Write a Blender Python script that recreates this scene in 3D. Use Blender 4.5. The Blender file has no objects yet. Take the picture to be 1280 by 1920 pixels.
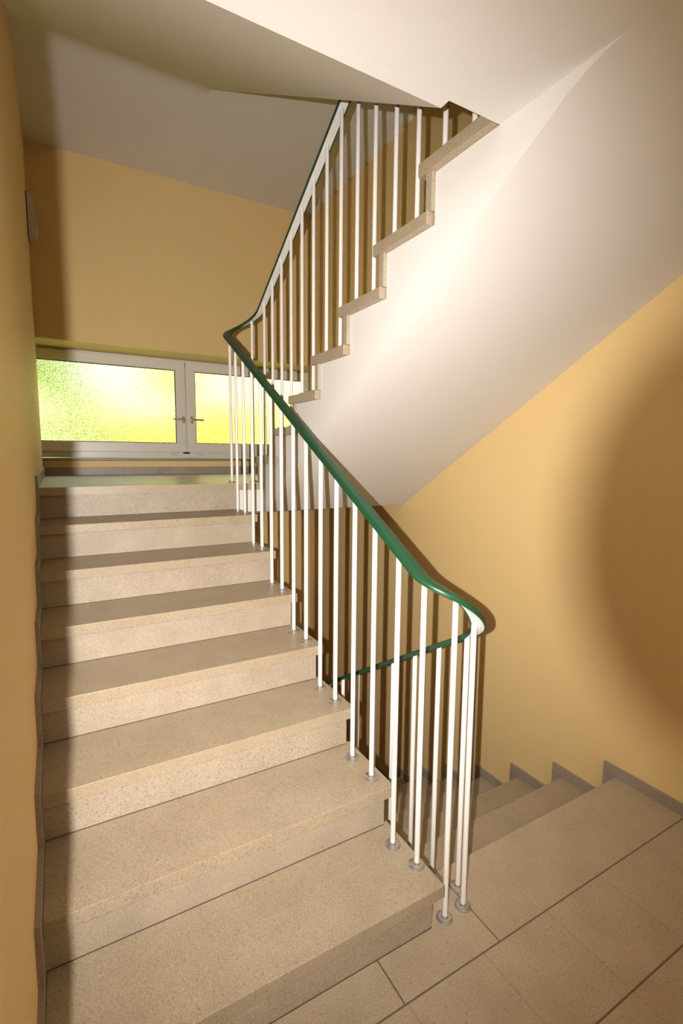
import bpy, bmesh, math, random
from mathutils import Vector, Matrix
random.seed(4)
S = bpy.context.scene
COL = S.collection

# ------------------------------------------------------------------ dimensions (metres)
H, RUN = 0.17, 0.283            # riser height, tread depth
T = 0.0435                      # tread slab thickness
OV = 0.0326                     # nosing overhang over the riser
XL, XR, YB = -0.02, 2.376, 3.60  # left wall, right wall, back wall
XA = 1.103                      # free end of the lower flight's treads
XB = 1.2265                     # free end of the upper flight's treads
YB1 = 2.0874                    # first nosing of the upper flight
KC = 0.194                      # floor nosing of the descending flight
RA, RB = 1.053, 1.277           # the two handrail lines
ZC = 2.505                      # underside of the upper landing
ZC2 = 3.89                      # underside of the upper half landing
SL = H / RUN

# ------------------------------------------------------------------ camera
cam_d = bpy.data.cameras.new('view_camera')
cam = bpy.data.objects.new('view_camera', cam_d); COL.objects.link(cam)
cam_d.sensor_fit = 'VERTICAL'; cam_d.sensor_height = 36.0; cam_d.lens = 926.85 / 1920 * 36
cam_d.clip_start = 0.005
CP = Vector((0.0887, -1.0846, 1.5485))
CR = Vector((0.86870, -0.49527, 0.00809)); CU = Vector((0.05026, 0.10439, 0.99327)); CF = Vector((0.49278, 0.86244, -0.11558))
M = Matrix((CR, CU, -CF)).transposed().to_4x4(); M.translation = CP
cam.matrix_world = M
S.camera = cam

# ------------------------------------------------------------------ light
S.view_settings.view_transform = 'Standard'
S.view_settings.look = 'None'
S.view_settings.gamma = 1
S.view_settings.exposure = 0.92
W = bpy.data.worlds.new('sky'); S.world = W; W.use_nodes = True
bg = W.node_tree.nodes['Background']
bg.inputs[0].default_value = (0.86, 0.93, 1.0, 1); bg.inputs[1].default_value = 1.7
sun_d = bpy.data.lights.new('sun', 'SUN'); sun_d.energy = 7.0; sun_d.angle = 0.02; sun_d.color = (1, .95, .8)
sun = bpy.data.objects.new('sun', sun_d); COL.objects.link(sun)
sun.rotation_euler = Vector((0.5, 1.0, -0.9)).to_track_quat('-Z', 'Y').to_euler()
FLASH = Vector((-0.015, -1.10, 1.56))
fl_d = bpy.data.lights.new('flash', 'SPOT'); fl_d.energy = 230; fl_d.shadow_soft_size = 0.006
fl_d.spot_size = math.radians(114); fl_d.spot_blend = 1.0; fl_d.color = (1, .965, .955)
fl = bpy.data.objects.new('flash', fl_d); COL.objects.link(fl)
fl.location = FLASH
FD = (CF + CU * 0.03 - CR * 0.12).normalized()
fl.rotation_euler = FD.to_track_quat('-Z', 'Y').to_euler()
hall_d = bpy.data.lights.new('hall_fill', 'AREA'); hall_d.energy = 7; hall_d.size = 0.4; hall_d.color = (1, .93, .80)  # unseen fill light added behind the camera
hall = bpy.data.objects.new('hall_fill', hall_d); COL.objects.link(hall)
hall.location = (1.6, -1.9, 2.42)

# ------------------------------------------------------------------ materials
def srgb(r, g, b):
    f = lambda c: (c / 255 / 12.92) if c / 255 <= .04045 else ((c / 255 + .055) / 1.055) ** 2.4
    return (f(r), f(g), f(b), 1)

def mat(name, col, rough=.6, metal=0, spec=.5):
    m = bpy.data.materials.new(name); m.use_nodes = True
    b = m.node_tree.nodes['Principled BSDF']
    b.inputs['Base Color'].default_value = col
    b.inputs['Roughness'].default_value = rough; b.inputs['Metallic'].default_value = metal
    b.inputs['Specular IOR Level'].default_value = spec
    return m

class NT:
    def __init__(s, m):
        s.t = m.node_tree; s.b = s.t.nodes['Principled BSDF']
    def n(s, typ, **kw):
        o = s.t.nodes.new(typ)
        for k, v in kw.items(): setattr(o, k, v)
        return o
    def l(s, a, b): s.t.links.new(a, b)
    def coord(s): return s.n('ShaderNodeTexCoord').outputs['Object']
    def noise(s, scale, detail=4, vec=None):
        o = s.n('ShaderNodeTexNoise'); o.inputs['Scale'].default_value = scale; o.inputs['Detail'].default_value = detail
        if vec is not None: s.l(vec, o.inputs['Vector'])
        return o
    def ramp(s, fac, stops):
        o = s.n('ShaderNodeValToRGB'); e = o.color_ramp.elements
        e[0].position, e[0].color = stops[0]; e[1].position, e[1].color = stops[-1]
        for p, c in stops[1:-1]:
            q = e.new(p); q.color = c
        s.l(fac, o.inputs[0]); return o.outputs[0]
    def mix(s, fac, a, b, typ='MIX'):
        o = s.n('ShaderNodeMix'); o.data_type = 'RGBA'; o.blend_type = typ
        for sk, v in ((o.inputs[0], fac), (o.inputs[6], a), (o.inputs[7], b)):
            if hasattr(v, 'links'): s.l(v, sk)
            else: sk.default_value = v
        return o.outputs[2]
    def math(s, op, a, b=0, c=None):
        o = s.n('ShaderNodeMath'); o.operation = op
        for i, v in enumerate((a, b) if c is None else (a, b, c)):
            if hasattr(v, 'links'): s.l(v, o.inputs[i])
            else: o.inputs[i].default_value = v
        return o.outputs[0]
    def bump(s, h, strength, dist):
        o = s.n('ShaderNodeBump'); o.inputs['Strength'].default_value = strength; o.inputs['Distance'].default_value = dist
        s.l(h, o.inputs['Height']); s.l(o.outputs[0], s.b.inputs['Normal'])

def plaster(name, c1, c2, rough, bump, scale=160, spec=.3):
    m = mat(name, c1, rough, spec=spec); k = NT(m); v = k.coord()
    k.l(k.mix(k.noise(1.3, 3, v).outputs[0], c1, c2), k.b.inputs['Base Color'])
    k.bump(k.noise(scale, 3, v).outputs[0], bump, .002)
    return m

YEL = plaster('ochre_plaster', srgb(229, 199, 140), srgb(225, 193, 132), .62, .55)
WHT = plaster('white_plaster', srgb(224, 220, 212), srgb(220, 215, 206), .7, .15)

def stone(name, base, dark, light, rough, tiles=False):
    m = mat(name, base, rough); k = NT(m); v = k.coord()
    cloud = k.noise(7, 6, v).outputs[0]
    c = k.mix(k.ramp(cloud, [(.3, (0, 0, 0, 1)), (.7, (1, 1, 1, 1))]), base, light)
    vo = k.n('ShaderNodeTexVoronoi'); vo.inputs['Scale'].default_value = 170; k.l(v, vo.inputs['Vector'])
    n2 = k.noise(260, 3, v).outputs[0]
    sp = k.ramp(vo.outputs['Distance'], [(.12, (1, 1, 1, 1)), (.30, (0, 0, 0, 1))])
    rnd = k.n('ShaderNodeSeparateColor'); k.l(vo.outputs['Color'], rnd.inputs[0])
    pick = k.math('GREATER_THAN', rnd.outputs[0], .70)
    c = k.mix(k.math('MULTIPLY', k.math('MULTIPLY', sp, pick), .62), c, dark)
    vb = k.n('ShaderNodeTexVoronoi'); vb.inputs['Scale'].default_value = 70; k.l(v, vb.inputs['Vector'])
    rb = k.n('ShaderNodeSeparateColor'); k.l(vb.outputs['Color'], rb.inputs[0])
    spb = k.ramp(vb.outputs['Distance'], [(.12, (1, 1, 1, 1)), (.27, (0, 0, 0, 1))])
    c = k.mix(k.math('MULTIPLY', k.math('MULTIPLY', spb, k.math('GREATER_THAN', rb.outputs[1], .78)), .5), c, dark)
    vw = k.n('ShaderNodeTexVoronoi'); vw.inputs['Scale'].default_value = 240; k.l(v, vw.inputs['Vector'])
    rw = k.n('ShaderNodeSeparateColor'); k.l(vw.outputs['Color'], rw.inputs[0])
    spw = k.ramp(vw.outputs['Distance'], [(.15, (1, 1, 1, 1)), (.35, (0, 0, 0, 1))])
    c = k.mix(k.math('MULTIPLY', k.math('MULTIPLY', spw, k.math('GREATER_THAN', rw.outputs[2], .6)), .35), c, srgb(228, 214, 190))
    c = k.mix(k.ramp(n2, [(.36, (.38, .38, .38, 1)), (.52, (0, 0, 0, 1))]), c, dark)
    if tiles:
        s = k.n('ShaderNodeSeparateXYZ'); k.l(v, s.inputs[0]); X, Y = s.outputs[0], s.outputs[1]
        def line(coord, at, w): return k.math('LESS_THAN', k.math('ABSOLUTE', k.math('SUBTRACT', coord, at)), w)
        def rep(coord, off, per, w):
            q = k.math('PINGPONG', k.math('SUBTRACT', coord, off), per / 2)
            return k.math('LESS_THAN', q, w)
        rowmask = k.math('LESS_THAN', Y, -.11)
        front = k.math('SUBTRACT', 1, rowmask)
        thick = rep(Y, -.112, .295, .0028)
        thick = k.math('MULTIPLY', thick, k.math('LESS_THAN', Y, .0))
        thin = k.math('MULTIPLY', rep(X, .875, .2955, .0011), rowmask)
        fl_ = k.math('MAXIMUM', line(X, .866, .0026), line(X, 1.2425, .0024))
        fl_ = k.math('MULTIPLY', fl_, front)
        j = k.math('MAXIMUM', thick, fl_)
        c = k.mix(k.math('MULTIPLY', thin, .45), c, srgb(96, 80, 62))
        c = k.mix(k.math('MULTIPLY', j, .85), c, srgb(84, 72, 58))
    k.l(c, k.b.inputs['Base Color'])
    k.bump(n2, .12, .001)
    return m

STONE = stone('limestone_tread', srgb(162, 145, 119), srgb(98, 83, 62), srgb(172, 155, 129), .42)
STONER = stone('limestone_riser', srgb(163, 148, 126), srgb(98, 83, 66), srgb(176, 161, 139), .5)
STONEF = stone('limestone_floor', srgb(170, 152, 126), srgb(112, 96, 76), srgb(180, 163, 137), .4, tiles=True)
STONES = stone('limestone_skirting', srgb(150, 136, 118), srgb(104, 90, 76), srgb(162, 148, 129), .45)
GROUT = mat('grout', srgb(88, 76, 64), .9)
GREEN = mat('green_pvc', srgb(20, 66, 38), .34)
WPAINT = mat('white_gloss_paint', srgb(228, 222, 212), .35)
STEEL = mat('galvanised_steel', srgb(190, 188, 182), .30, .85)
PVCW = mat('white_window_plastic', srgb(226, 220, 206), .35)
GASKET = mat('black_gasket', srgb(30, 30, 28), .7)
BRASS = mat('pale_metal', srgb(205, 190, 150), .3, .9)
BLACK = mat('black_plastic', srgb(24, 24, 25), .5)
BOXM = mat('ivory_plastic', srgb(214, 206, 190), .5)

GLASS = mat('patterned_glass', (1, 1, 1, 1), .08); _k = NT(GLASS)
_k.b.inputs['Transmission Weight'].default_value = 1.0; _k.b.inputs['IOR'].default_value = 1.2
_v = _k.coord(); _mp = _k.n('ShaderNodeMapping'); _mp.inputs['Scale'].default_value = (1, 1, .45); _k.l(_v, _mp.inputs[0])
_n = _k.noise(150, 2, _mp.outputs[0]).outputs[0]
_k.bump(_n, 1.0, .006)
_k.l(_k.ramp(_n, [(.36, (.30, .35, .27, 1)), (.50, (1, 1, 1, 1))]), _k.b.inputs['Base Color'])

def leaf_mat(name, c1, c2):
    m = mat(name, c1, .7); k = NT(m); v = k.coord()
    k.l(k.ramp(k.noise(1.4, 4, v).outputs[0], [(.38, c1), (.6, c2)]), k.b.inputs['Base Color']); return m
LEAF1 = leaf_mat('pale_leaves', srgb(150, 178, 122), srgb(214, 222, 176))
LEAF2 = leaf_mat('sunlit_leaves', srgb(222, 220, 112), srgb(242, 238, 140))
LEAF3 = leaf_mat('green_leaves', srgb(140, 160, 112), srgb(176, 194, 140))
GRASS = mat('lawn', srgb(206, 220, 110), .9)

# ------------------------------------------------------------------ mesh helpers
def obj(name, bm, m, parent=None, smooth=False, sharp=40):
    me = bpy.data.meshes.new(name)
    bmesh.ops.recalc_face_normals(bm, faces=bm.faces)
    bm.to_mesh(me); bm.free()
    me.materials.append(m)
    if smooth:
        for p in me.polygons: p.use_smooth = True
        me.set_sharp_from_angle(angle=math.radians(sharp))
    o = bpy.data.objects.new(name, me); COL.objects.link(o)
    if parent:
        o.parent = parent
        if parent.type == 'EMPTY': o.matrix_parent_inverse = Matrix.Translation(-Vector(parent.location))
    return o

def tag(o, label=None, cat=None, group=None, kind=None):
    for k, v in (('label', label), ('category', cat), ('group', group), ('kind', kind)):
        if v: o[k] = v
    return o

def thing(name, loc, label, cat, group=None):
    o = bpy.data.objects.new(name, None); COL.objects.link(o); o.location = loc; o.empty_display_size = .1
    return tag(o, label, cat, group)

def box(bm, x0, x1, y0, y1, z0, z1, bev=0):
    g = bmesh.ops.create_cube(bm, size=1)
    vs = g['verts']
    bmesh.ops.scale(bm, vec=(x1 - x0, y1 - y0, z1 - z0), verts=vs)
    bmesh.ops.translate(bm, vec=((x0 + x1) / 2, (y0 + y1) / 2, (z0 + z1) / 2), verts=vs)
    if bev:
        es = list({e for v in vs for e in v.link_edges})
        bmesh.ops.bevel(bm, geom=es, offset=bev, segments=2, affect='EDGES', profile=.5)
    return bm

def B(*a, bev=0): return box(bmesh.new(), *a, bev=bev)

def prism(bm, poly, x0, x1):
    """extrude a (y, z) polygon along x"""
    a = [bm.verts.new((x0, y, z)) for y, z in poly]; b = [bm.verts.new((x1, y, z)) for y, z in poly]
    bm.faces.new(a); bm.faces.new(b[::-1]); n = len(poly)
    for i in range(n): bm.faces.new((a[i], a[(i + 1) % n], b[(i + 1) % n], b[i]))
    return bm

def prism_y(bm, poly, y0, y1):
    """extrude an (x, z) polygon along y"""
    a = [bm.verts.new((x, y0, z)) for x, z in poly]; b = [bm.verts.new((x, y1, z)) for x, z in poly]
    bm.faces.new(a); bm.faces.new(b[::-1]); n = len(poly)
    for i in range(n): bm.faces.new((a[i], a[(i + 1) % n], b[(i + 1) % n], b[i]))
    return bm

def lathe(bm, prof, cx, cy, cz, seg=20):
    rings = []
    for r, z in prof:
        rings.append([bm.verts.new((cx + r * math.cos(2 * math.pi * i / seg), cy + r * math.sin(2 * math.pi * i / seg), cz + z)) for i in range(seg)])
    for a, b in zip(rings, rings[1:]):
        for i in range(seg): bm.faces.new((a[i], a[(i + 1) % seg], b[(i + 1) % seg], b[i]))
    bm.faces.new(rings[0]); bm.faces.new(rings[-1][::-1])
    return bm

def sweep(bm, path, sec):
    """sweep a closed section (side, up) along a 3-D path; side stays level"""
    P = [Vector(p) for p in path]; rings = []
    for i, p in enumerate(P):
        t = (P[min(i + 1, len(P) - 1)] - P[max(i - 1, 0)]).normalized()
        s = t.cross(Vector((0, 0, 1))).normalized(); u = s.cross(t).normalized()
        rings.append([bm.verts.new(p + s * a + u * b) for a, b in sec])
    n = len(sec)
    for a, b in zip(rings, rings[1:]):
        for i in range(n): bm.faces.new((a[i], a[(i + 1) % n], b[(i + 1) % n], b[i]))
    bm.faces.new(rings[0]); bm.faces.new(rings[-1][::-1])
    return bm

def struct(name, bm, m, smooth=False): return tag(obj(name, bm, m, smooth=smooth, sharp=14), kind='structure')

def fillet(p0, p1, p2, d, n=8):
    p0, p1, p2 = (Vector(q) for q in (p0, p1, p2))
    a = p1 + (p0 - p1).normalized() * d; b = p1 + (p2 - p1).normalized() * d
    return [tuple(a * (1 - t) ** 2 + p1 * 2 * t * (1 - t) + b * t * t) for t in [i / n for i in range(n + 1)]]

# ------------------------------------------------------------------ walls
XE, YF, ZB, ZT = -1.6, -2.7, -1.65, 5.45
struct('wall_left', B(XE, XL, -.58, YB, ZB, ZT), YEL)
struct('wall_right', B(XR, XR + .25, YF, YB, ZB, ZT), YEL)
struct('wall_front', B(XE - .2, XR + .25, YF - .2, YF, ZB, ZT), YEL)
struct('wall_hall', B(XE - .2, XE, YF, -.58, ZB, ZT), YEL)
NX0, NX1, NZ0, NZ1 = -.21, 2.61, 1.48, 2.445     # window niche
bm = bmesh.new()
box(bm, XE - .2, XR + .45, YB, YB + .46, ZB, NZ0); box(bm, XE - .2, XR + .45, YB, YB + .46, NZ1, ZT)
box(bm, XE - .2, NX0, YB, YB + .46, NZ0, NZ1); box(bm, NX1, XR + .45, YB, YB + .46, NZ0, NZ1)
struct('wall_back', bm, YEL)
struct('shade_strip_1', B(XL, .0095, -.62, -.58, 0, ZC), WPAINT)  # unseen strip added to cast the dark band along the left stairs

# ------------------------------------------------------------------ floors, landings, ceilings
bm = bmesh.new()
box(bm, XE, XR, YF, -.0, -.19, 0); 
struct('floor', bm, STONEF)
bm = bmesh.new()
box(bm, XL, 1.2425, 0, .19, -.19, 0); box(bm, 1.2425, XR, 0, KC, -.19, 0)
struct('floor_stair_head', bm, STONEF)
L8 = 8 * H
bm = bmesh.new()
box(bm, XL, XB + .02, 7 * RUN, 7 * RUN + .30, L8 - T, L8)
box(bm, XL, XR, 7 * RUN + .30, YB, L8 - T, L8)
box(bm, XB + .02, XR, YB1 - .06, 7 * RUN + .30, L8 - T, L8)
struct('floor_landing', bm, STONE)
bm = bmesh.new()
box(bm, XL, 1.0755, 7 * RUN + OV + .021, 7 * RUN + .2, L8 - .19, L8 - T - .0005); box(bm, 1.0755, 1.2540, 7 * RUN + OV, 7 * RUN + .2, L8 - .19, L8 - T - .0005)
box(bm, XL, 1.2540, 7 * RUN + .2, YB, L8 - .19, L8 - T - .0005); box(bm, 1.2540, XR, YB1 - OV - .02, YB, L8 - .19, L8 - T - .0005)
struct('ceiling_landing_slab', bm, WHT)
struct('floor_lower', B(XE, XR, -.5, YB, -L8 - .2, -L8), STONE)
struct('wall_lower', B(XL, XR, -.2, 0, ZB, -.19), YEL)

YW = .045                                         # well edge of the upper landing
YD = .078                                          # where the overhead flight leaves it
# upper landing slab
bm = bmesh.new()
box(bm, XE, XR, YF, YW, ZC, 16 * H)
struct('ceiling', bm, WHT)
def solid_from(lower, upper_fn, x0, x1, ys):
    bm = bmesh.new(); rows = []
    for y in ys:
        zl = lower(y); zu = upper_fn(y)
        rows.append([bm.verts.new(v) for v in ((x0, y, zl), (x1, y, zl), (x1, y, zu), (x0, y, zu))])
    for a, b in zip(rows, rows[1:]):
        for i in range(4): bm.faces.new((a[i], a[(i + 1) % 4], b[(i + 1) % 4], b[i]))
    bm.faces.new(rows[0]); bm.faces.new(rows[-1][::-1])
    return bm
def smoothmax_line(y, ya, za, s, w):
    """flat at za before ya, rising with slope s after, blended over +-w"""
    d = y - ya
    if d < -w: return za
    if d > w: return za + s * d
    return za + s * (d + w) ** 2 / (4 * w)
Y2 = YD + (ZC2 - ZC) / SL
def d_low(y):
    if y < Y2 - .3: return ZC + SL * max(0, y - YD)
    return ZC2 + (-smoothmax_line(y, Y2, 0, SL, .10) + SL * (y - Y2))
ys = [YW + .001, YD, .12] + [i * .2 for i in range(1, 11)] + [2.1 + i * .02 for i in range(0, 30)] + [2.8, YB]
ys = sorted(set(ys))
stairD = solid_from(d_low, lambda y: min(24 * H - T, 16 * H + .12 + SL * max(0, y)) if y < 2.4 else 24 * H - T, XL, 1.06, ys)
struct('ceiling_flight', stairD, WHT, smooth=True)
# right half of the upper half landing and the next flight's soffit over the upper flight
def e_low(y): return ZC2 + smoothmax_line(-y, -1.97, 0, SL, .08)
ys = sorted(set([-.5, 0, .5, 1.0, 1.5] + [1.8 + i * .02 for i in range(18)] + [2.4, 3.0, YB]))
bm = solid_from(e_low, lambda y: e_low(y) + .3, 1.2548, XR, ys)
box(bm, 1.06, 1.2548, 2.05, YB, ZC2, ZC2 + .19)
struct('ceiling_half_landing', bm, WHT, smooth=True)
struct('ceiling_roof', B(XE - .2, XR + .25, YF - .2, YB + .46, ZT, ZT + .1), WHT)

# ------------------------------------------------------------------ stair flights
# lower flight, climbing away from the floor
A = thing('stair_flight', (.55, 0, 0), 'wide pale limestone stair flight climbing beside the left wall to the window landing', 'staircase')
for k in range(1, 8):
    y = (k - 1) * RUN
    obj('tread', B(-.0064, XA, y, y + RUN + OV + .012, k * H - T, k * H, bev=.0018), STONE, A)
for k in range(1, 9):
    y = (k - 1) * RUN + OV
    zb = (k - 1) * H
    obj('riser', B(-.0064, XA - .0208, y, y + .02, zb + .0015, k * H - T - .0012), STONER, A)
    obj('joint', B(-.0064, XA - .0208, y - .0022, y + .01, zb - .0005, zb + .0022), GROUT, A)
    obj('joint', B(-.0064, XA - .0208, y + .0015, y + .01, k * H - T - .0012, k * H - T), GROUT, A)
def stair_solid(x0, x1, tops, zlow, y_end):
    """tops: list of (y0, y1, z) slabs, zlow(y): soffit; made of one column box per step with a sloping underside"""
    bm = bmesh.new()
    for (y0, y1, z) in tops:
        prism(bm, [(y0, zlow(y0)), (y1, zlow(y1)), (y1, z), (y0, z)], x0, x1)
    bmesh.ops.remove_doubles(bm, verts=bm.verts, dist=1e-5)
    return bm
offA = .43
zlA = lambda y: min(L8 - .19, H + SL * y - offA) 
tops = [((k - 1) * RUN + OV + .02, k * RUN + OV + .02, k * H - T - .001) for k in range(1, 8)]
obj('concrete_body', stair_solid(XL + .001, 1.0755, tops, zlA, 0), WHT, A)

# upper flight, coming back towards the camera
Bf = thing('stair_flight', (1.8, YB1, L8), 'upper stair flight with white plastered side and sloping white soffit, stone tread ends showing', 'staircase')
for j in range(1, 8):
    y = YB1 - (j - 1) * RUN
    obj('tread', B(XB, XR - .0145, y - .336, y, (8 + j) * H - T, (8 + j) * H, bev=.0018), STONE, Bf)
for j in range(1, 9):
    y = YB1 - (j - 1) * RUN - OV
    obj('riser', B(XB + .0105, XR - .0145, y - .03, y, (7 + j) * H, (8 + j) * H - T), STONER, Bf)
def zlB(y): return 2.353 - SL * y
def zlBs(y):
    ya = -.2534
    return ZC - smoothmax_line(y, ya, 0, SL, .10)
bm = bmesh.new()
edges = []
for j in range(1, 8):
    y1 = YB1 - (j - 1) * RUN - OV - .03; y0 = y1 - RUN
    edges.append((y0, y1, (8 + j) * H - T - .0006))
ytop = edges[-1][0]
poly_top = []
for (y0, y1, z) in edges:
    poly_top += [(y1, z), (y0, z)]
soff = [(-.37 + i * .02, zlBs(-.37 + i * .02)) for i in range(13)] + [(y, zlBs(y)) for y in (0, .4, .8, 1.2, 1.6)]
yend = (2.353 - (L8 - .19)) / SL
poly = [(yend, L8 - .19), (edges[0][1], L8 - .19 + .0), (edges[0][1], edges[0][2])] + poly_top[1:]
poly += [(ytop, ZC + .02), (-.37, ZC + .02)] + soff
me_ok = [p for i, p in enumerate(poly) if i == 0 or (Vector(p) - Vector(poly[i - 1])).length > 1e-5]
obj('concrete_body', prism(bmesh.new(), me_ok, 1.2548, XR - .001), WHT, Bf)

# descending flight to the right
Cf = thing('stair_flight', (1.8, KC, -L8), 'stone stair flight going down along the right wall behind the balusters', 'staircase')
for k in range(1, 8):
    y = KC + k * RUN
    obj('tread', B(XB, XR - .0145, y - RUN - OV, y, -k * H - T, -k * H, bev=.0018), STONE, Cf)
for k in range(0, 8):
    y = KC + k * RUN - OV
    obj('riser', B(XB + .0105, XR - .0145, y - .02, y, -(k + 1) * H + .0005, -k * H - T), STONER, Cf)
tops = [(KC + (k - 1) * RUN - OV - .02, KC + k * RUN - OV - .02, -k * H - T - .001) for k in range(1, 8)]
obj('concrete_body', stair_solid(1.2548, XR - .001, tops, lambda y: max(-L8, -.30 - SL * y), 0), WHT, Cf)

# ------------------------------------------------------------------ stepped skirtings
SH, LEG = .052, .062
def stepped_up(x0, x1):
    bm = bmesh.new()
    for k in range(1, 8):
        y0 = (k - 1) * RUN; y1 = y0 + RUN
        box(bm, x0, x1, y0 - LEG, y1 - LEG + .001, k * H, k * H + SH)
        box(bm, x0, x1, y0 - LEG, y0 + OV, (k - 1) * H, k * H + .001)
    box(bm, x0, x1, 7 * RUN - LEG, YB, L8, L8 + .066)
    box(bm, x0, x1, 7 * RUN - LEG, 7 * RUN + OV, 7 * H, L8 + .001)
    return bm
struct('baseboard_left', stepped_up(XL, -.0064), STONES)
bm = bmesh.new()
box(bm, XR - .014, XR, YF, KC + LEG, 0, SH)
for k in range(0, 7):
    y = KC + k * RUN
    box(bm, XR - .014, XR, y + LEG - .001, y + RUN + LEG, -(k + 1) * H, -(k + 1) * H + SH)
    box(bm, XR - .014, XR, y - OV, y + LEG, -(k + 1) * H, -k * H + .001)
struct('baseboard_right', bm, STONES)
bm = bmesh.new(); x = XL
while x < XR - .01:
    x2 = min(x + .30, XR); box(bm, x + .0008, x2 - .0008, YB - .014, YB, L8, L8 + .066, bev=.0008); x = x2
struct('baseboard_back', bm, STONES)

# ------------------------------------------------------------------ window
YWI = 3.95
win = thing('window_1', (1.20, YWI, 1.5), None, None); win['kind'] = 'structure'
def frame_ring(bm, x0, x1, z0, z1, w, y0, y1, bev=.003):
    box(bm, x0, x1, y0, y1, z0, z0 + w, bev); box(bm, x0, x1, y0, y1, z1 - w, z1, bev)
    box(bm, x0, x0 + w, y0, y1, z0 + w - .002, z1 - w + .002, bev); box(bm, x1 - w, x1, y0, y1, z0 + w - .002, z1 - w + .002, bev)
    return bm
bm = frame_ring(bmesh.new(), NX0, NX1, 1.503, NZ1 - .001, .060, YWI + .012, YWI + .07)
box(bm, 1.165, 1.235, YWI + .012, YWI + .07, 1.54, 2.41, .003)
obj('outer_frame', bm, PVCW, win)
for (x0, x1, sgn) in ((-.160, 1.1955, 1), (1.2045, 2.560, -1)):
    sash = obj('sash', frame_ring(bmesh.new(), x0, x1, 1.557, 2.428, .088, YWI - .012, YWI + .045, .005), PVCW, win)
    obj('gasket', frame_ring(bmesh.new(), x0 + .086, x1 - .086, 1.643, 2.342, .007, YWI - .004, YWI + .02, 0), GASKET, sash)
    obj('glass', B(x0 + .084, x1 - .084, YWI + .012, YWI + .018, 1.641, 2.344), GLASS, sash)
    hx = x1 - .022 if sgn == 1 else x0 + .047
    bm = bmesh.new()
    box(bm, hx - .014, hx + .014, YWI - .022, YWI - .011, 1.840, 1.905, .003)
    box(bm, hx - .008, hx + .008, YWI - .052, YWI - .020, 1.866, 1.882, .002)
    if sgn == 1: box(bm, hx - .105, hx + .008, YWI - .064, YWI - .050, 1.865, 1.883, .004)
    else: box(bm, hx - .008, hx + .110, YWI - .064, YWI - .050, 1.865, 1.883, .004)
    obj('handle', bm, BRASS, sash)
for hx in (1.086, 1.329):
    bm = box(bmesh.new(), hx - .030, hx + .030, YWI - .010, YWI + .014, 1.530, 1.557, .002)
    box(bm, hx - .004, hx + .010, YWI - .016, YWI - .008, 1.534, 1.552, .002)
    obj('hinge', bm, BOXM, win)
struct('window_sill', B(NX0, XR, YB - .012, YWI + .02, 1.483, 1.502, bev=.002), STONES)

# ------------------------------------------------------------------ railing
rail = thing('stair_railing', (1.165, .12, 0), 'white rod stair railing with green plastic handrail winding down the stairwell', 'railing')
# path of the underside of the handrail: upper flight -> landing turn -> lower flight -> floor turn -> descending flight
XM, RR = (RA + RB) / 2, (RB - RA) / 2
zA = lambda y: 1.112 + .563 * y
zB = lambda y: 9 * H + SL * (YB1 - y) + .925
zCr = lambda y: 1.000 - .590 * y
YT1, YT0 = 2.055, .118          # centres of the two turns
def turn(y0, sgn, z0, z1, s0, s1, n=20):
    """half circle; heights follow a cubic whose end slopes match the straight runs"""
    out = []; L = math.pi * RR
    for i in range(n + 1):
        t = i / n; a = math.pi * t
        h00 = 2 * t ** 3 - 3 * t * t + 1; h10 = t ** 3 - 2 * t * t + t; h01 = -2 * t ** 3 + 3 * t * t; h11 = t ** 3 - t * t
        z = h00 * z0 + h10 * L * s0 + h01 * z1 + h11 * L * s1
        out.append((a, math.sin(a) * RR * sgn, z))
    return out
path = []
y = 2.35
while y > YT0 + .03:
    path.append(Vector((RB, y, zCr(y)))); y -= .08
# floor turn from the C line to the A line
def floor_turn(n=28):
    kn = [(0, zCr(YT0), .62), (32, .977, .80), (98, 1.092, .80), (180, zA(YT0), .563)]; out = []
    for i in range(n + 1):
        deg = 180 * i / n
        for (a0, z0, s0), (a1, z1, s1) in zip(kn, kn[1:]):
            if a0 <= deg <= a1 + 1e-6:
                t = (deg - a0) / (a1 - a0); L = math.radians(a1 - a0) * RR
                z = (2*t**3 - 3*t*t + 1) * z0 + (t**3 - 2*t*t + t) * L * s0 + (-2*t**3 + 3*t*t) * z1 + (t**3 - t*t) * L * s1
        a = math.radians(deg); out.append((a, -math.sin(a) * RR, z))
    return out
for a, dy, z in floor_turn(): path.append(Vector((XM + RR * math.cos(a), YT0 + dy, z)))
nturn0 = len(path)
y = YT0 + .06
while y < YT1 - .03:
    path.append(Vector((RA, y, zA(y)))); y += .08
for a, dy, z in turn(YT1, 1, zA(YT1), zB(YT1), .563, .6): path.append(Vector((XM - RR * math.cos(a), YT1 + dy, z)))
y = YT1 - .06
while y > .03:
    path.append(Vector((RB, y, zB(y)))); y -= .08
path.append(Vector((RB, -.01, zB(-.01))))
def handrail_section():
    w, h = .0262, .0125
    pts = [(w, -.004), (w + .0004, .003), (w - .0012, .0085), (w - .006, h - .0006), (.010, h + .0008), (-.010, h + .0008), (-w + .006, h - .0006), (-w + .0012, .0085), (-w - .0004, .003), (-w, -.004)]
    pts += [(-w + .003, -.0062), (-.0195, -.005), (-.0195, .001), (.0195, .001), (.0195, -.005), (w - .003, -.0062)]
    return pts
obj('handrail', sweep(bmesh.new(), path, handrail_section()), GREEN, rail, smooth=True)
obj('steel_strip', sweep(bmesh.new(), path, [(-.0194, -.0035), (.0194, -.0035), (.0194, .0012), (-.0194, .0012)]), WPAINT, rail)

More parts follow.
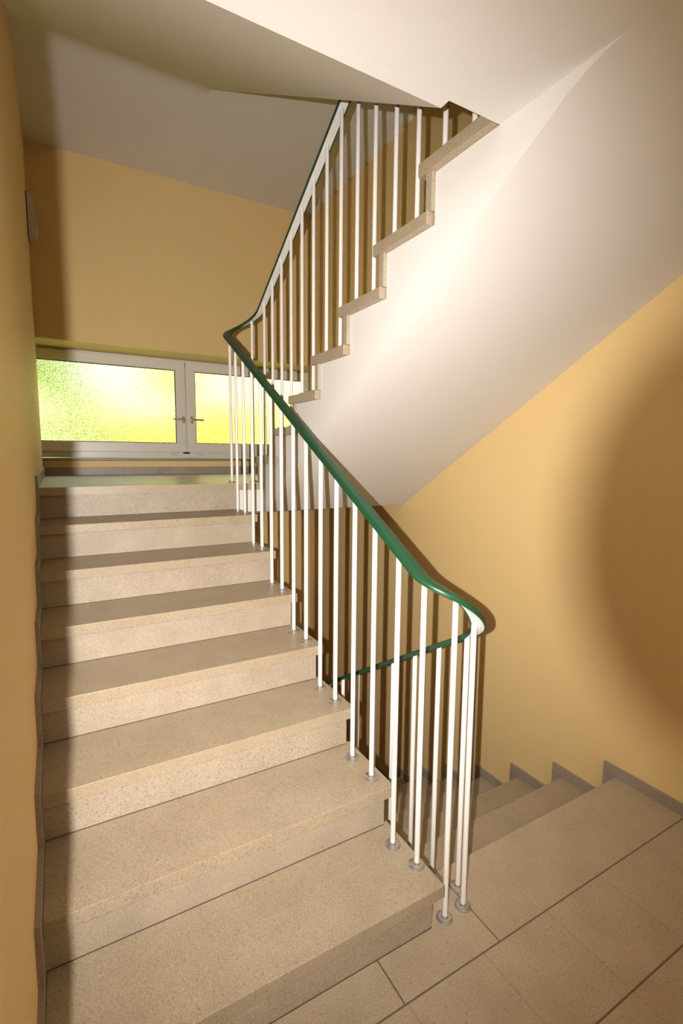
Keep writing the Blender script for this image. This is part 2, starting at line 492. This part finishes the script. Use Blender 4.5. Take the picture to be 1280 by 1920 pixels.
def rail_z(x, y, which):
    best = None
    for i, p in enumerate(path[:-1]):
        q = path[i + 1]
        mz = (p.z + q.z) / 2
        if which == 'C' and not (mz < 1.19): continue
        if which == 'A' and not (.9 < mz < 2.45): continue
        if which == 'B' and not (mz > 2.25): continue
        d = Vector((q.x - p.x, q.y - p.y)); f = Vector((x - p.x, y - p.y)); L2 = d.length_squared
        t = max(0, min(1, f.dot(d) / L2)); c = Vector((p.x, p.y)) + d * t
        e = (Vector((x, y)) - c).length
        if best is None or e < best[0]: best = (e, p.z + (q.z - p.z) * t)
    return best[1]
ROD = .0092
def baluster(x, y, z, which, z_off=0):
    zt = rail_z(x, y, which) - .003
    bm = lathe(bmesh.new(), [(ROD, .0), (ROD, zt - z)], x, y, z, 16)
    o = obj('baluster', bm, WPAINT, rail, smooth=True)
    f = lathe(bmesh.new(), [(.0265, 0), (.0275, .002), (.0270, .006), (.0235, .0085), (.0125, .0095), (.0120, .014), (.0105, .015)], x, y, z, 28)
    obj('base_flange', f, STEEL, o, smooth=True)
d1, d2 = .0783, .2171
for k in range(1, 8):
    for d in (d1, d2):
        x, y = RA, (k - 1) * RUN + d
        if k == 1 and d == d1: x, y = 1.074, .108
        baluster(x, y, k * H, 'A')
def turn_z(x, y, lower=True):
    rng = [(p, q) for p, q in zip(path, path[1:])]
    best = None
    for p, q in rng:
        if lower and (p.y > .3 or p.z > 1.4): continue
        if not lower and (p.y < 1.95 or p.z < 1.9): continue
        d = Vector((q.x - p.x, q.y - p.y)); f = Vector((x - p.x, y - p.y))
        t = max(0, min(1, f.dot(d) / d.length_squared)); c = Vector((p.x, p.y)) + d * t
        e = (Vector((x, y)) - c).length
        if best is None or e < best[0]: best = (e, p.z + (q.z - p.z) * t)
    return best[1]
def baluster_turn(x, y, z, lower):
    zt = turn_z(x, y, lower) - .003
    o = obj('baluster', lathe(bmesh.new(), [(ROD, 0), (ROD, zt - z)], x, y, z, 16), WPAINT, rail, smooth=True)
    f = lathe(bmesh.new(), [(.0265, 0), (.0275, .002), (.0270, .006), (.0235, .0085), (.0125, .0095), (.0120, .014), (.0105, .015)], x, y, z, 28)
    obj('base_flange', f, STEEL, o, smooth=True)
for x, y in ((1.141, .036), (1.227, .040), (1.264, .106)): baluster_turn(x, y, 0, True)
for x, y in ((1.086, 2.131), (1.244, 2.150)): baluster_turn(x, y, L8, False)
for j in range(1, 8):
    for d in (d1, d2):
        baluster(RB, YB1 - (j - 1) * RUN - d, (8 + j) * H, 'B')
for k in range(1, 8):
    for d in (d1, d2):
        y = KC + k * RUN - d
        baluster(RB, y, -k * H, 'C')

# ------------------------------------------------------------------ small wall unit in the far left corner
wf = thing('wall_unit', (XL, 3.42, 3.12), 'small pale wedge-shaped plastic unit high on the left wall near the back corner', 'wall unit')
bm = bmesh.new()
prism_y(bm, [(XL, 3.13), (XL + .060, 3.14), (XL + .066, 3.20), (XL + .040, 3.40), (XL, 3.41)], 3.36, 3.50)
obj('cover', bm, BOXM, wf)
obj('back_plate', B(XL, XL + .006, 3.352, 3.508, 3.122, 3.418), GASKET, wf)

# ------------------------------------------------------------------ unseen camera added to cast its round lens shadow; tripod made up
tc = thing('shadow_camera', (CP.x, CP.y - .1, 0), 'unseen black camera with flash, added for its lens shadow, on a made-up tripod', 'camera')
def cam_pt(l, u, a): return CP + CR * l + CU * u + CF * a
def cam_box(bm, l0, l1, u0, u1, a0, a1):
    vs = [bm.verts.new(cam_pt(l, u, a)) for l in (l0, l1) for u in (u0, u1) for a in (a0, a1)]
    for f in ((0, 1, 3, 2), (4, 6, 7, 5), (0, 4, 5, 1), (2, 3, 7, 6), (0, 2, 6, 4), (1, 5, 7, 3)): bm.faces.new([vs[i] for i in f])
    return bm
def tube(bm, r0, r1, a0, a1, seg=40):
    R = []
    for r, a in ((r0, a0), (r1, a0), (r1, a1), (r0, a1)):
        R.append([bm.verts.new(cam_pt(r * math.cos(2 * math.pi * i / seg), r * math.sin(2 * math.pi * i / seg), a)) for i in range(seg)])
    for q in range(4):
        a, b = R[q], R[(q + 1) % 4]
        for i in range(seg): bm.faces.new((a[i], a[(i + 1) % seg], b[(i + 1) % seg], b[i]))
    return bm
obj('lens_barrel', tube(bmesh.new(), .0355, .0425, -.060, .0180), BLACK, tc, smooth=True)
obj('camera_body', cam_box(bmesh.new(), -.050, .055, -.075, .075, -.120, -.061), BLACK, tc)
obj('flash_head', cam_box(bmesh.new(), -.115, -.055, -.040, .040, -.150, -.085), BLACK, tc)
obj('centre_column', lathe(bmesh.new(), [(.014, 0), (.014, .72)], CP.x - .03, CP.y - .10, .72), BLACK, tc, smooth=True)
for a in (100, 200, 340):
    a = math.radians(a); dx, dy = .34 * math.cos(a), .34 * math.sin(a)
    bm = sweep(bmesh.new(), [Vector((CP.x - .03, CP.y - .10, 1.15)), Vector((CP.x - .03 + dx, CP.y - .10 + dy, .004))],
               [(.011 * math.cos(t * math.pi / 4), .011 * math.sin(t * math.pi / 4)) for t in range(8)])
    obj('leg', bm, BLACK, tc)

# ------------------------------------------------------------------ outside the window
rnd = random.Random(3)
tag(obj('lawn', B(-9, 12, 4.3, 16, -1.6, -.6), GRASS), kind='structure')
def hedge(name, x0, x1, z0, z1, n, m, label, y0=8.2, y1=9.6, r=(.6, 1.1)):
    g = bmesh.new()
    for i in range(n):
        m4 = Matrix.Translation((rnd.uniform(x0, x1), rnd.uniform(y0, y1), rnd.uniform(z0, z1))) @ Matrix.Diagonal((rnd.uniform(*r),) * 3 + (1,))
        bmesh.ops.create_icosphere(g, subdivisions=3, radius=1, matrix=m4)
    for v in g.verts: v.co += Vector((rnd.uniform(-.08, .08), rnd.uniform(-.08, .08), rnd.uniform(-.08, .08)))
    tag(obj(name, g, m), label, 'hedge', kind='stuff')
hedge('hedge', -3.2, .6, -.3, 3.2, 30, LEAF1, 'pale grey-green foliage blurred behind the left window pane')
hedge('hedge', 1.0, 6.5, -.3, 3.6, 44, LEAF2, 'bright yellow foliage glowing behind the right window pane')
hedge('tree_crown', -2.2, .4, 3.0, 3.3, 12, LEAF3, 'darker green leaves showing along the top of the left window pane', 7.2, 7.8, (.35, .5))
